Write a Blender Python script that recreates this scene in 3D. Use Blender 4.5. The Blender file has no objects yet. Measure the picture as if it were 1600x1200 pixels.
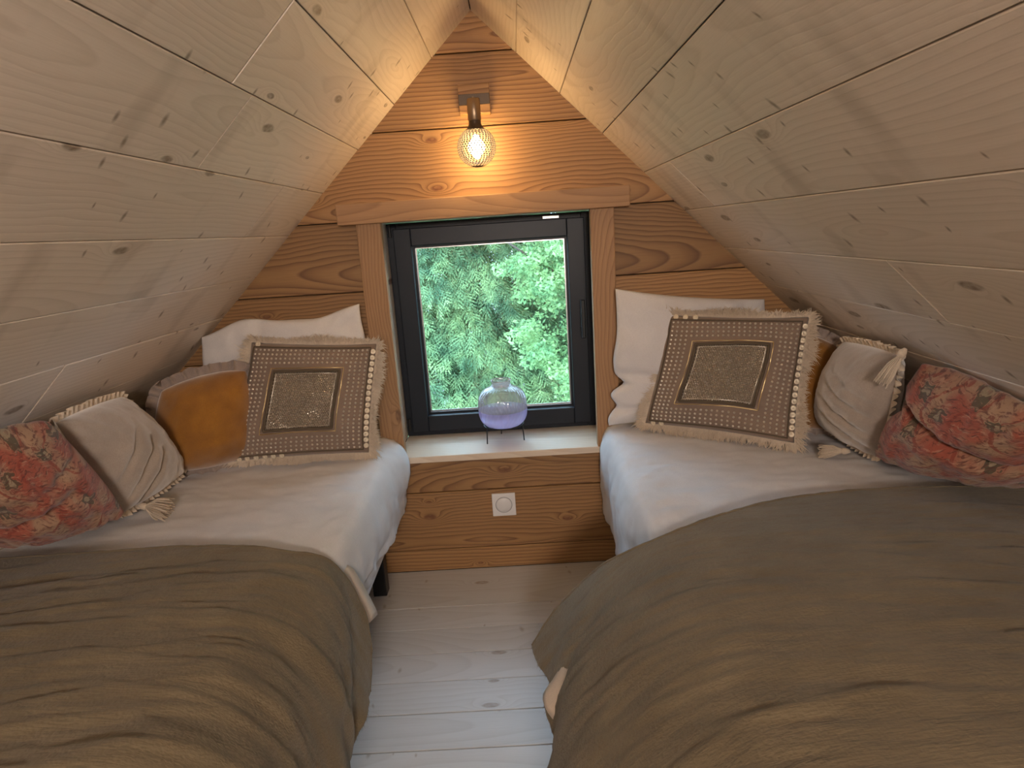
import bpy, bmesh, math, random
import numpy as np
from mathutils import Vector, Matrix, noise
random.seed(7)
C = bpy.context.scene.collection
V = Vector
# ------------------------------------------------------------------ camera
PITCH, YAW, ROLL, FPX = .2345, -.0172, .0656, 1000.0
CAMPOS = V((.0905, 0, 1.2354))
fwd = V((math.sin(YAW)*math.cos(PITCH), math.cos(YAW)*math.cos(PITCH), -math.sin(PITCH)))
rt0 = V((math.cos(YAW), -math.sin(YAW), 0)); up0 = rt0.cross(fwd)
rt = math.cos(ROLL)*rt0 - math.sin(ROLL)*up0; up = math.sin(ROLL)*rt0 + math.cos(ROLL)*up0
cd = bpy.data.cameras.new('camera'); cam = bpy.data.objects.new('camera', cd); C.objects.link(cam)
cd.sensor_width = 36; cd.lens = FPX/1600*36; cd.clip_start = .02; cd.clip_end = 200
M = Matrix((rt, up, -fwd)).transposed().to_4x4(); M.translation = CAMPOS; cam.matrix_world = M
bpy.context.scene.camera = cam
# ------------------------------------------------------------------ light and exposure
sc = bpy.context.scene
sc.view_settings.view_transform = 'Standard'; sc.view_settings.look = 'None'
sc.view_settings.gamma = 1; sc.view_settings.use_curve_mapping = False
sc.view_settings.exposure = 0.5
sc.cycles.max_bounces = 10; sc.cycles.diffuse_bounces = 5; sc.cycles.transparent_max_bounces = 16
sc.cycles.sample_clamp_indirect = 6
w = bpy.data.worlds.new('World'); sc.world = w; w.use_nodes = True
bg = w.node_tree.nodes['Background']; bg.inputs[0].default_value = (.50, .71, 1.0, 1); bg.inputs[1].default_value = 12.5
def area(name, loc, rot, sx, sy, power, col, portal=False):
    l = bpy.data.lights.new(name, 'AREA'); l.shape = 'RECTANGLE'; l.size = sx; l.size_y = sy
    l.energy = power; l.color = col
    if portal: l.cycles.is_portal = True
    o = bpy.data.objects.new(name, l); C.objects.link(o); o.location = loc; o.rotation_euler = rot; return o
area('window_portal', (0, 2.62, .90), (-math.pi/2, 0, 0), .8, .9, 1, (1, 1, 1), True)
area('fill_light', (0.24, -1.35, 1.49), (math.radians(93), 0, math.radians(16)), .42, .24, 31, (1, .86, .76))  # unseen soft fill added behind the camera to brighten ceiling and room
# ------------------------------------------------------------------ helpers
def link(o, parent=None):
    C.objects.link(o)
    if parent is not None: o.parent = parent
    return o
def mesh_obj(name, vs, fs, mat=None, parent=None, smooth=False, uvs=None):
    me = bpy.data.meshes.new(name); me.from_pydata([tuple(v) for v in vs], [], [tuple(f) for f in fs])
    if uvs is not None:
        ul = me.uv_layers.new(name='UVMap')
        li = np.empty(len(me.loops), dtype=np.int32); me.loops.foreach_get('vertex_index', li)
        ul.data.foreach_set('uv', np.asarray(uvs, dtype=np.float32)[li].ravel())
    if mat: me.materials.append(mat)
    if smooth: me.polygons.foreach_set('use_smooth', [True]*len(me.polygons))
    me.update()
    return link(bpy.data.objects.new(name, me), parent)
def thing(name, label, cat, loc=(0, 0, 0), group=None):
    o = bpy.data.objects.new(name, None); C.objects.link(o); o.location = loc; o.empty_display_size = .05
    bpy.context.view_layer.update()
    return tag(o, label, cat, group)
def tag(o, label, cat=None, group=None):
    o['label'] = label
    if cat: o['category'] = cat
    if group: o['group'] = group
    return o
def structure(o): o['kind'] = 'structure'; return o
def keep(o, parent):      # parent while keeping world coordinates of mesh
    o.parent = parent; o.matrix_parent_inverse = parent.matrix_world.inverted(); return o
class MB:
    def __init__(s): s.v = []; s.f = []
    def add(s, vs, fs):
        b = len(s.v); s.v += [tuple(v) for v in vs]; s.f += [tuple(i+b for i in f) for f in fs]; return s
    def box(s, a, b, bev=0):
        x0, y0, z0 = a; x1, y1, z1 = b
        if bev <= 0:
            return s.add([(x0,y0,z0),(x1,y0,z0),(x1,y1,z0),(x0,y1,z0),(x0,y0,z1),(x1,y0,z1),(x1,y1,z1),(x0,y1,z1)],
                         [(3,2,1,0),(4,5,6,7),(0,1,5,4),(1,2,6,5),(2,3,7,6),(3,0,4,7)])
        bm = bmesh.new(); bmesh.ops.create_cube(bm, size=1)
        for v in bm.verts: v.co = ((x0+x1)/2+v.co.x*(x1-x0), (y0+y1)/2+v.co.y*(y1-y0), (z0+z1)/2+v.co.z*(z1-z0))
        bmesh.ops.bevel(bm, geom=list(bm.edges), offset=bev, segments=2, affect='EDGES', profile=.5)
        bm.verts.index_update()
        s.add([v.co[:] for v in bm.verts], [[v.index for v in f.verts] for f in bm.faces]); bm.free(); return s
    def tube(s, pts, r, n=8, cap=True):
        pts = [V(p) for p in pts]; rs = r if isinstance(r, (list, tuple)) else [r]*len(pts)
        vs = []; prev = None
        for i, p in enumerate(pts):
            t = (pts[min(i+1, len(pts)-1)]-pts[max(i-1, 0)]).normalized()
            if prev is None:
                a = V((0, 0, 1)) if abs(t.z) < .9 else V((1, 0, 0)); prev = t.cross(a).normalized()
            nx = (prev - t*prev.dot(t)).normalized(); ny = t.cross(nx); prev = nx
            for k in range(n):
                a = 2*math.pi*k/n; vs.append(p+(nx*math.cos(a)+ny*math.sin(a))*rs[i])
        fs = [(i*n+k, i*n+(k+1) % n, (i+1)*n+(k+1) % n, (i+1)*n+k) for i in range(len(pts)-1) for k in range(n)]
        if cap: fs += [tuple(range(n))[::-1], tuple((len(pts)-1)*n+k for k in range(n))]
        return s.add(vs, fs)
    def lathe(s, prof, c=(0, 0, 0), n=32, rib=0, amp=0, twist=0):
        vs = []
        for i, (r, z) in enumerate(prof):
            for k in range(n):
                a = 2*math.pi*k/n + twist*i
                rr = r*(1+(amp*math.cos(rib*2*math.pi*k/n) if rib else 0))
                vs.append((c[0]+rr*math.cos(a), c[1]+rr*math.sin(a), c[2]+z))
        fs = [(i*n+k, i*n+(k+1) % n, (i+1)*n+(k+1) % n, (i+1)*n+k) for i in range(len(prof)-1) for k in range(n)]
        return s.add(vs, fs)
    def obj(s, name, mat, parent=None, smooth=False):
        return mesh_obj(name, s.v, s.f, mat, parent, smooth)
# ------------------------------------------------------------------ materials
class NT:
    def __init__(s, name):
        s.m = bpy.data.materials.new(name); s.m.use_nodes = True; s.t = s.m.node_tree
        s.b = s.t.nodes['Principled BSDF']; s.o = s.t.nodes['Material Output']
    def n(s, typ, **kw):
        nd = s.t.nodes.new(typ)
        for k, v in kw.items():
            if k[0] == 'i' and k[1:].isdigit(): s.set(nd.inputs[int(k[1:])], v)
            else: setattr(nd, k, v)
        return nd
    def set(s, inp, v):
        if hasattr(v, 'bl_idname') and hasattr(v, 'outputs'): v = v.outputs[0]
        if hasattr(v, 'is_output'): s.t.links.new(v, inp)
        else: inp.default_value = v
    def m_(s, op, a, b=0.0, c=0.0, clamp=False):
        nd = s.t.nodes.new('ShaderNodeMath'); nd.operation = op; nd.use_clamp = clamp
        s.set(nd.inputs[0], a); s.set(nd.inputs[1], b)
        if len(nd.inputs) > 2: s.set(nd.inputs[2], c)
        return nd.outputs[0]
    def mix(s, f, a, b, mode='MIX'):
        nd = s.t.nodes.new('ShaderNodeMix'); nd.data_type = 'RGBA'; nd.blend_type = mode
        s.set(nd.inputs[0], f); s.set(nd.inputs[6], a if not isinstance(a, tuple) else a+(1,)*(4-len(a)))
        s.set(nd.inputs[7], b if not isinstance(b, tuple) else b+(1,)*(4-len(b))); return nd.outputs[2]
    def ramp(s, f, pts):
        nd = s.t.nodes.new('ShaderNodeValToRGB'); e = nd.color_ramp.elements
        while len(e) < len(pts): e.new(.5)
        for el, (p, c) in zip(e, pts):
            el.position = p; el.color = (c, c, c, 1) if isinstance(c, (int, float)) else tuple(c)+(1,)
        s.set(nd.inputs[0], f); return nd.outputs[0]
    def mapr(s, v, a, b, c=0.0, d=1.0):
        nd = s.t.nodes.new('ShaderNodeMapRange'); s.set(nd.inputs[0], v)
        for i, x in enumerate((a, b, c, d)): s.set(nd.inputs[i+1], x)
        return nd.outputs[0]
    def noise(s, vec, scale, detail=3, rough=.5, dim='3D'):
        nd = s.t.nodes.new('ShaderNodeTexNoise'); nd.noise_dimensions = dim
        if vec is not None: s.set(nd.inputs['Vector'], vec)
        nd.inputs['Scale'].default_value = scale; nd.inputs['Detail'].default_value = detail; nd.inputs['Roughness'].default_value = rough
        return nd.outputs[0]
    def vec(s, x, y, z):
        nd = s.t.nodes.new('ShaderNodeCombineXYZ'); s.set(nd.inputs[0], x); s.set(nd.inputs[1], y); s.set(nd.inputs[2], z); return nd.outputs[0]
    def bump(s, h, strength, dist=.01):
        nd = s.t.nodes.new('ShaderNodeBump'); nd.inputs['Strength'].default_value = strength; nd.inputs['Distance'].default_value = dist
        s.set(nd.inputs['Height'], h); s.t.links.new(nd.outputs[0], s.b.inputs['Normal']); return nd.outputs[0]
    def fin(s, col=None, rough=None, metal=None, **kw):
        if col is not None: s.set(s.b.inputs['Base Color'], col if not isinstance(col, tuple) else col+(1,)*(4-len(col)))
        if rough is not None: s.set(s.b.inputs['Roughness'], rough)
        if metal is not None: s.set(s.b.inputs['Metallic'], metal)
        for k, v in kw.items(): s.set(s.b.inputs[k.replace('_', ' ')], v)
        return s.m
def wood(name, light, dark, late, rings=70, con=.8, knot=.5, knot_col=(.12, .06, .03), rough=.6, bumpst=.35, tint=.12, smudge=0.0, ksx=2.6, ksy=6.5, spots=0.0):
    t = NT(name); tc = t.n('ShaderNodeTexCoord'); sp = t.n('ShaderNodeSeparateXYZ', i0=tc.outputs['Object'])
    oi = t.n('ShaderNodeObjectInfo').outputs['Random']
    wn = t.n('ShaderNodeTexWhiteNoise', noise_dimensions='1D'); t.set(wn.inputs['W'], t.m_('MULTIPLY', oi, 91.7))
    ws = t.n('ShaderNodeSeparateColor', i0=wn.outputs['Color'])
    r1, r2, r3 = ws.outputs[0], ws.outputs[1], ws.outputs[2]
    x = t.m_('ADD', sp.outputs[0], t.m_('MULTIPLY', r1, 40)); y = t.m_('ADD', sp.outputs[1], t.m_('MULTIPLY', r2, 17)); z = sp.outputs[2]
    wob = t.noise(t.vec(t.m_('MULTIPLY', x, 2.0), t.m_('MULTIPLY', y, 5), z), 1.0, 3)
    wob = t.m_('SUBTRACT', wob, .5)
    vo = t.n('ShaderNodeTexVoronoi', voronoi_dimensions='2D'); t.set(vo.inputs['Vector'], t.vec(t.m_('MULTIPLY', x, ksx), t.m_('MULTIPLY', y, ksy), 0)); vo.inputs['Scale'].default_value = 1
    d = vo.outputs['Distance']; vc = t.n('ShaderNodeSeparateColor', i0=vo.outputs['Color'])
    has = t.m_('LESS_THAN', vc.outputs[0], knot); size = t.mapr(vc.outputs[1], 0, 1, .03, .085)
    dn = t.m_('DIVIDE', d, size)
    bell = t.m_('MULTIPLY', has, t.m_('EXPONENT', t.m_('MULTIPLY', t.m_('MULTIPLY', dn, dn), -.22)))
    kn = t.m_('MULTIPLY', has, t.mapr(dn, .75, 1.15, 1, 0))
    xl = t.noise(t.vec(t.m_('MULTIPLY', x, .75), r3, 0), 1.0, 1)
    zz = t.m_('ADD', t.m_('MULTIPLY', t.m_('SUBTRACT', xl, .42), .42), z)
    yy = t.m_('ADD', sp.outputs[1], t.m_('ADD', t.m_('MULTIPLY', t.m_('SUBTRACT', r3, .5), .22), t.m_('MULTIPLY', wob, .05)))
    r = t.m_('SQRT', t.m_('ADD', t.m_('MULTIPLY', zz, zz), t.m_('MULTIPLY', yy, yy)))
    rr = t.m_('ADD', t.m_('MULTIPLY', r, rings), t.m_('ADD', t.m_('MULTIPLY', wob, 1.6), t.m_('MULTIPLY', bell, 3.2)))
    fr = t.m_('FRACT', rr)
    ring = t.ramp(fr, [(0, 0.0), (.35, .12), (.72, .55), (.9, 1.0), (1.0, 0.0)])
    fine = t.noise(t.vec(t.m_('MULTIPLY', x, 9), t.m_('MULTIPLY', y, 420), z), 1.0, 3)
    big = t.noise(t.vec(t.m_('MULTIPLY', x, 1.5), t.m_('MULTIPLY', y, 6), z), 1.0, 2)
    c = t.mix(t.m_('MULTIPLY', big, .8, clamp=True), light, dark)
    c = t.mix(t.m_('MULTIPLY', ring, con), c, late)
    c = t.mix(t.m_('MULTIPLY', t.m_('SUBTRACT', fine, .45), .8, clamp=True), c, late)
    c = t.mix(t.m_('MULTIPLY', kn, t.mapr(t.noise(t.vec(t.m_('MULTIPLY', x, 60), t.m_('MULTIPLY', y, 90), 0), 1, 2), .2, .8, .35, 1)), c, knot_col)
    if smudge:
        sv = t.noise(t.vec(t.m_('MULTIPLY', x, 7), t.m_('MULTIPLY', y, 2.2), r3), 1.0, 3)
        c = t.mix(t.m_('MULTIPLY', t.mapr(sv, .56, .72), smudge), c, knot_col)
    if spots:
        v2 = t.n('ShaderNodeTexVoronoi', voronoi_dimensions='2D'); t.set(v2.inputs['Vector'], t.vec(t.m_('ADD', t.m_('MULTIPLY', x, 17), t.m_('MULTIPLY', wob, 1.5)), t.m_('ADD', t.m_('MULTIPLY', y, 9), t.m_('MULTIPLY', x, 4)), 0)); v2.inputs['Scale'].default_value = 1
        s2 = t.n('ShaderNodeSeparateColor', i0=v2.outputs['Color'])
        rad = t.mapr(s2.outputs[1], 0, 1, .05, .13)
        k2 = t.m_('MULTIPLY', t.m_('LESS_THAN', s2.outputs[0], .22), t.mapr(t.m_('DIVIDE', v2.outputs['Distance'], rad), .3, 1.2, spots, 0))
        c = t.mix(k2, c, knot_col)
    hv = t.mapr(r2, 0, 1, 1-tint, 1+tint)
    hs = t.n('ShaderNodeHueSaturation'); t.set(hs.inputs['Color'], c); t.set(hs.inputs['Value'], hv); 
    t.bump(t.m_('ADD', t.m_('MULTIPLY', ring, -.6), t.m_('MULTIPLY', fine, .5)), bumpst, .002)
    return t.fin(hs.outputs[0], rough)
W_LARCH = wood('larch', (.37, .205, .080), (.30, .155, .055), (.12, .048, .017), rings=78, con=.80, knot=.45, knot_col=(.13, .045, .018), tint=.20, bumpst=.5)
W_TRIM = wood('larch_trim', (.40, .23, .11), (.33, .175, .075), (.17, .078, .034), rings=95, con=.5, knot=.25, tint=.06, bumpst=.4)
W_CEIL = wood('white_oiled_spruce', (.76, .665, .57), (.69, .60, .505), (.51, .42, .33), rings=75, con=.34, knot=.35, knot_col=(.20, .14, .09), tint=.06, smudge=.30, bumpst=.14, spots=.8, rough=.55)
W_FLOOR = wood('white_oiled_floor', (.52, .52, .52), (.46, .46, .45), (.36, .34, .32), rings=50, con=.34, knot=.28, knot_col=(.25, .19, .14), tint=.04, bumpst=.15, spots=.6, rough=.5)
W_SILL = wood('pale_sill_wood', (.72, .62, .50), (.66, .55, .43), (.50, .38, .27), rings=60, con=.35, knot=.2, tint=.03, bumpst=.2)
def plain(name, col, rough=.5, metal=0.0, **kw): return NT(name).fin(col, rough, metal, **kw)
DARKGAP = plain('dark_backing', (.06, .035, .02), .9)
CEILGAP = plain('ceiling_backing', (.16, .12, .09), .9)
BLACK = plain('black_aluminium', (.010, .013, .020), .42, Specular_IOR_Level=.3)
BLACKM = plain('black_steel', (.012, .012, .013), .45, .3)
CHROME = plain('brushed_steel', (.55, .55, .56), .3, 1.0)
RUBBER = plain('black_rubber', (.01, .01, .01), .7)
BRONZE = plain('bronze', (.28, .20, .13), .38, .9)
DBRONZE = plain('dark_bronze', (.07, .05, .035), .45, .7)
PLASTIC = plain('white_plastic', (.72, .70, .69), .35)
GREYP = plain('grey_plastic', (.33, .32, .32), .4)
GOLD = plain('antique_gold', (.75, .58, .30), .28, 1.0)
SILVER = plain('sequin_silver', (.64, .58, .50), .28, .85)
def fabric(name, col, col2, scale=1.0, weave=900, bs=.35, rough=.9, sheen=.3, stretch=(1, 1), coordn='Object'):
    t = NT(name); tc = t.n('ShaderNodeTexCoord').outputs[coordn]
    n1 = t.noise(tc, 9*scale, 4)
    mp = t.n('ShaderNodeMapping'); t.set(mp.inputs[0], tc); mp.inputs['Scale'].default_value = (stretch[0], stretch[1], 1)
    n2 = t.noise(mp.outputs[0], weave, 2); n3 = t.noise(tc, weave*.6, 1)
    c = t.mix(t.mapr(n1, .3, .7), col, col2)
    c = t.mix(t.mapr(n2, .35, .7, 0, .35), c, tuple(x*.55 for x in col))
    t.bump(t.m_('ADD', n2, n3), bs, .0015)
    return t.fin(c, rough, Sheen_Weight=sheen, Sheen_Roughness=.5)
LINEN = fabric('olive_linen', (.168, .130, .075), (.122, .092, .050), weave=240, stretch=(.10, 1.3), bs=.9, sheen=.15)
COTTON = fabric('white_cotton', (.66, .65, .66), (.60, .59, .60), weave=700, bs=.12, sheen=.05)
BEIGE = fabric('cream_cotton', (.62, .52, .42), (.55, .46, .37), weave=600, bs=.2, sheen=.1)
PILLOW = fabric('white_pillowcase', (.70, .67, .66), (.64, .61, .60), weave=700, bs=.08, sheen=.05)
TAUPE = fabric('taupe_cloth', (.24, .17, .125), (.20, .14, .105), weave=900, bs=.3)
VELVET_G = fabric('greige_velvet', (.40, .33, .27), (.31, .255, .21), weave=300, bs=.1, sheen=.8, scale=1.5)
VELVET_Y = fabric('mustard_velvet', (.33, .135, .009), (.22, .085, .006), weave=300, bs=.1, sheen=.6, scale=1.6)
FRINGE = fabric('cotton_fringe', (.64, .53, .41), (.54, .44, .33), weave=300, bs=.2)
RUFFLE = fabric('taupe_ruffle', (.33, .26, .22), (.26, .20, .17), weave=300, bs=.2)
PANELM = plain('panel_cloth', (.17, .13, .09), .8)
CORD = plain('dark_olive_cord', (.09, .065, .04), .8)
def floral():
    t = NT('floral_print'); uv = t.n('ShaderNodeTexCoord').outputs['UV']
    sp = t.n('ShaderNodeSeparateXYZ', i0=uv); x, y = sp.outputs[0], sp.outputs[1]
    wv = t.noise(uv, 6, 3); wv2 = t.noise(t.vec(y, x, .3), 7, 3)
    X = t.m_('ADD', x, t.m_('MULTIPLY', wv, .12)); Y = t.m_('ADD', y, t.m_('MULTIPLY', wv2, .12))
    base = t.mix(t.mapr(t.noise(t.vec(X, Y, 0), 4.2, 4), .44, .58), (.27, .066, .040), (.29, .175, .108))
    bnd = t.m_('ABSOLUTE', t.m_('SINE', t.m_('ADD', t.m_('MULTIPLY', X, 13), t.m_('MULTIPLY', t.m_('SINE', t.m_('MULTIPLY', Y, 9)), 2.2))))
    base = t.mix(t.m_('MULTIPLY', t.m_('LESS_THAN', bnd, .16), .8), base, (.20, .034, .02))
    vo = t.n('ShaderNodeTexVoronoi', voronoi_dimensions='2D'); t.set(vo.inputs['Vector'], t.vec(X, Y, 0)); vo.inputs['Scale'].default_value = 5.0
    d = vo.outputs['Distance']; cc = t.n('ShaderNodeSeparateColor', i0=vo.outputs['Color'])
    pet = t.m_('MULTIPLY', t.m_('SINE', t.m_('ADD', t.m_('MULTIPLY', X, 120), 0)), .05)
    pet = t.m_('ADD', pet, t.m_('MULTIPLY', t.m_('SINE', t.m_('MULTIPLY', Y, 110)), .05))
    dd = t.m_('ADD', d, pet); m1 = t.m_('LESS_THAN', dd, .27); has = t.m_('LESS_THAN', cc.outputs[0], .45)
    m1 = t.m_('MULTIPLY', m1, has)
    base = t.mix(t.m_('MULTIPLY', m1, .85), base, (.05, .048, .028))
    base = t.mix(t.m_('MULTIPLY', t.m_('MULTIPLY', t.m_('LESS_THAN', dd, .12), has), .8), base, (.28, .22, .14))
    ln = t.m_('LESS_THAN', t.m_('ABSOLUTE', t.m_('SUBTRACT', dd, .36)), .022)
    base = t.mix(t.m_('MULTIPLY', ln, t.m_('MULTIPLY', has, .8)), base, (.16, .045, .03))
    fad = t.noise(t.vec(t.m_('MULTIPLY', X, 16), t.m_('MULTIPLY', Y, 70), 0), 1.0, 4, .7)
    base = t.mix(t.mapr(fad, .51, .60, 0, .85), base, (.09, .025, .018))
    fad2 = t.noise(t.vec(t.m_('MULTIPLY', X, 14), t.m_('MULTIPLY', Y, 60), 3), 1.0, 4, .6)
    base = t.mix(t.mapr(fad2, .55, .64, 0, .5), base, (.40, .24, .16))
    t.bump(t.noise(uv, 220, 2), .15, .001)
    return t.fin(base, .9, Sheen_Weight=.2)
FLORAL = floral()
def glassmat(name, tint, refl=.08, rough=.02, dens=0.0, dcol=(.8, .8, .8)):
    t = NT(name); nt = t.t; nt.nodes.remove(t.b)
    tr = t.n('ShaderNodeBsdfTransparent'); tr.inputs[0].default_value = tint+(1,)
    gl = t.n('ShaderNodeBsdfGlossy'); gl.inputs['Roughness'].default_value = rough
    lw = t.n('ShaderNodeLayerWeight'); lw.inputs[0].default_value = .25
    f = t.m_('ADD', t.m_('MULTIPLY', lw.outputs['Fresnel'], .8), refl, clamp=True)
    mx = t.n('ShaderNodeMixShader'); t.set(mx.inputs[0], f); t.set(mx.inputs[1], tr); t.set(mx.inputs[2], gl)
    out = mx
    if dens:
        df = t.n('ShaderNodeBsdfTranslucent'); df.inputs[0].default_value = dcol+(1,)
        d2 = t.n('ShaderNodeBsdfDiffuse'); d2.inputs[0].default_value = dcol+(1,)
        a = t.n('ShaderNodeMixShader'); a.inputs[0].default_value = .5; t.set(a.inputs[1], df); t.set(a.inputs[2], d2)
        m2 = t.n('ShaderNodeMixShader'); m2.inputs[0].default_value = dens; t.set(m2.inputs[1], mx); t.set(m2.inputs[2], a); out = m2
    nt.links.new(out.outputs[0], t.o.inputs[0]); return t.m
PANE = glassmat('window_glass', (.93, .98, .96), .02, .0)
VASE_TOP = glassmat('smoked_ribbed_glass', (.76, .70, .66), .12, .08, .22, (.72, .66, .60))
VASE_LOW = glassmat('violet_ribbed_glass', (.70, .66, .88), .10, .08, .42, (.62, .52, .78))
BULBG = glassmat('patterned_bulb_glass', (.95, .93, .90), .05, .06, .035, (.9, .85, .8))
def emis(name, col, st):
    t = NT(name); return t.fin((0, 0, 0), .5, Emission_Color=col+(1,), Emission_Strength=st)
FIL = emis('led_filament', (1, .86, .62), 12)
def leafmat(name, c1, c2, c3, sc=14):
    t = NT(name); tc = t.n('ShaderNodeTexCoord').outputs['Object']
    c = t.mix(t.mapr(t.noise(tc, sc, 3), .35, .65), c1, c2)
    c = t.mix(t.mapr(t.noise(tc, sc*.22, 2), .4, .7), c, c3)
    t.fin(c, .7, Specular_IOR_Level=.12)
    tl = t.n('ShaderNodeBsdfTranslucent'); t.set(tl.inputs[0], c)
    mx = t.n('ShaderNodeMixShader'); mx.inputs[0].default_value = .3
    t.set(mx.inputs[1], t.b); t.set(mx.inputs[2], tl); t.t.links.new(mx.outputs[0], t.o.inputs[0]); return t.m
SPRUCE = leafmat('spruce_needles', (.13, .21, .085), (.27, .37, .145), (.060, .12, .058))
LEAF = leafmat('bright_leaves', (.16, .27, .10), (.26, .38, .14), (.10, .20, .08), 20)
BARK = plain('bark', (.06, .045, .035), .95, Specular_IOR_Level=.1)
TWIGM = plain('twig', (.08, .06, .04), .95, Specular_IOR_Level=.05)
# ------------------------------------------------------------------ planks
def prism(poly, th, bev=.0015):
    P = [V((p[0], p[1])) for p in poly]; n = len(P)
    area_ = sum(P[i].x*P[(i+1) % n].y-P[(i+1) % n].x*P[i].y for i in range(n))
    if area_ < 0: P.reverse()
    ins = []
    for i in range(n):
        a, b, c = P[i-1], P[i], P[(i+1) % n]
        d1 = (b-a).normalized(); d2 = (c-b).normalized()
        n1 = V((-d1.y, d1.x)); n2 = V((-d2.y, d2.x)); k = n1+n2; k = k/max(k.dot(n1), .3)
        ins.append(b+k*bev)
    vs = [(p.x, p.y, -th) for p in P]+[(p.x, p.y, -bev) for p in P]+[(p.x, p.y, 0) for p in ins]
    fs = [tuple(range(n))[::-1], tuple(range(2*n, 3*n))]
    for i in range(n):
        j = (i+1) % n
        fs += [(i, j, n+j, n+i), (n+i, n+j, 2*n+j, 2*n+i)]
    return vs, fs
def plank(poly, th, org, xa, ya, mat, parent, name='plank', bev=.0015):
    """poly in local (x,y); centred on its own middle so the grain is its own"""
    cx = sum(p[0] for p in poly)/len(poly); cy = sum(p[1] for p in poly)/len(poly)
    vs, fs = prism([(p[0]-cx, p[1]-cy) for p in poly], th, bev)
    o = mesh_obj(name, vs, fs, mat, parent)
    xa = V(xa); ya = V(ya); za = xa.cross(ya)
    M = Matrix((xa, ya, za)).transposed().to_4x4(); M.translation = V(org)+xa*cx+ya*cy
    o.matrix_world = M; return o
D = 2.2; ZR = 1.909; SL = .972; SC = math.sqrt(1+SL*SL); XK = 1.30; YB = -1.6
def ceilz(x): return ZR-SL*abs(x)
# floor
fl = structure(MB().box((-XK-.1, YB-.1, -.12), (XK+.1, D+.3, -.022)).obj('floor', DARKGAP))
ys = [D+.004, 1.955]
while ys[-1] > YB: ys.append(ys[-1]-.125)
for a, b in zip(ys, ys[1:]):
    g = .0012
    plank([(-XK, b+g), (XK, b+g), (XK, a-g), (-XK, a-g)], .022, (0, 0, random.uniform(-.0008, .0004)), (1, 0, 0), (0, 1, 0), W_FLOOR, fl, bev=.001)
# ceiling: two pitched slopes
cb = MB()
t0 = .018*SC
for s in (-1, 1):
    vs = [(0, YB-.1, ZR+t0), (s*(XK+.06), YB-.1, ceilz(XK+.06)+t0), (s*(XK+.06), D+.3, ceilz(XK+.06)+t0), (0, D+.3, ZR+t0)]
    vs += [(x, y, z+.15) for x, y, z in vs]
    cb.add(vs, [(0, 1, 2, 3), (4, 5, 6, 7), (0, 1, 5, 4), (1, 2, 6, 5), (2, 3, 7, 6), (3, 0, 4, 7)])
cl = structure(cb.obj('ceiling', CEILGAP))
joints = {1: {0: [.75], 1: [-.2], 2: [.4], 3: [-.5], 4: [1.86, .1], 5: [.3], 6: [1.24, -.7], 7: [.2], 8: [1.0], 9: [.5]},
          -1: {0: [.9], 1: [.2], 2: [1.24, -.6], 3: [1.335], 4: [1.835, .3], 5: [.1], 6: [.7], 7: [1.4], 8: [.3], 9: [1.0]}}
PW = .1325
for s in (-1, 1):
    for k in range(10):
        x0 = k*PW; x1 = min((k+1)*PW, XK+.03)
        ends = [YB]+sorted(joints[s][k])+[D+.01]
        for a, b in zip(ends, ends[1:]):
            g = .0011; dz = random.uniform(-.0008, .0008)
            # local x = world Y, local y = down slope
            ya = V((s/SC, 0, -SL/SC)); xa = V((0, 1, 0)) if s > 0 else V((0, -1, 0))
            nn = xa.cross(ya)
            if nn.z > 0: xa = -xa; nn = -nn
            sg = 1 if xa.y > 0 else -1
            y0, y1 = (a+g)*sg, (b-g)*sg
            poly = [(y0, x0*SC+g), (y1, x0*SC+g), (y1, x1*SC-g), (y0, x1*SC-g)]
            plank(poly, .018, V((0, 0, ZR))+nn*dz, xa, ya, W_CEIL, cl)
# far gable wall
def clip(poly, fn):   # keep fn>=0
    out = []
    for i in range(len(poly)):
        a, b = poly[i-1], poly[i]; fa, fb = fn(a), fn(b)
        if (fa >= 0) != (fb >= 0):
            t = fa/(fa-fb); out.append((a[0]+(b[0]-a[0])*t, a[1]+(b[1]-a[1])*t))
        if fb >= 0: out.append(b)
    return out
OX, OZ0, OZ1 = .385, .440, 1.30
def wallslab(name, y0, y1, mat, hole):
    mb = MB()
    if hole:
        for a, b, c, d in ((-XK, 0, -OX, 1.4), (OX, 0, XK, 1.4), (-OX, 0, OX, OZ0), (-OX, OZ1, OX, 1.4)):
            mb.box((a, y0, b), (c, y1, d))
        mb.add([(-.7, y0, 1.4), (.7, y0, 1.4), (0, y0, 2.05), (-.7, y1, 1.4), (.7, y1, 1.4), (0, y1, 2.05)], [(0, 1, 2), (5, 4, 3), (0, 3, 4, 1), (1, 4, 5, 2), (2, 5, 3, 0)])
    else:
        mb.add([(-XK, y0, 0), (XK, y0, 0), (XK, y0, ceilz(XK)), (0, y0, ZR), (-XK, y0, ceilz(XK)), (-XK, y1, 0), (XK, y1, 0), (XK, y1, ceilz(XK)), (0, y1, ZR), (-XK, y1, ceilz(XK))],
               [(0, 1, 2, 3, 4), (9, 8, 7, 6, 5), (0, 5, 6, 1), (1, 6, 7, 2), (2, 7, 8, 3), (3, 8, 9, 4), (4, 9, 5, 0)])
    return structure(mb.obj(name, mat))
wf = wallslab('wall_far', D+.022, D+.27, DARKGAP, True)
rows = [0, .088, .318, .411, .62, .845, 1.065, 1.297, 1.570, 1.789, 1.96]
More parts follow.
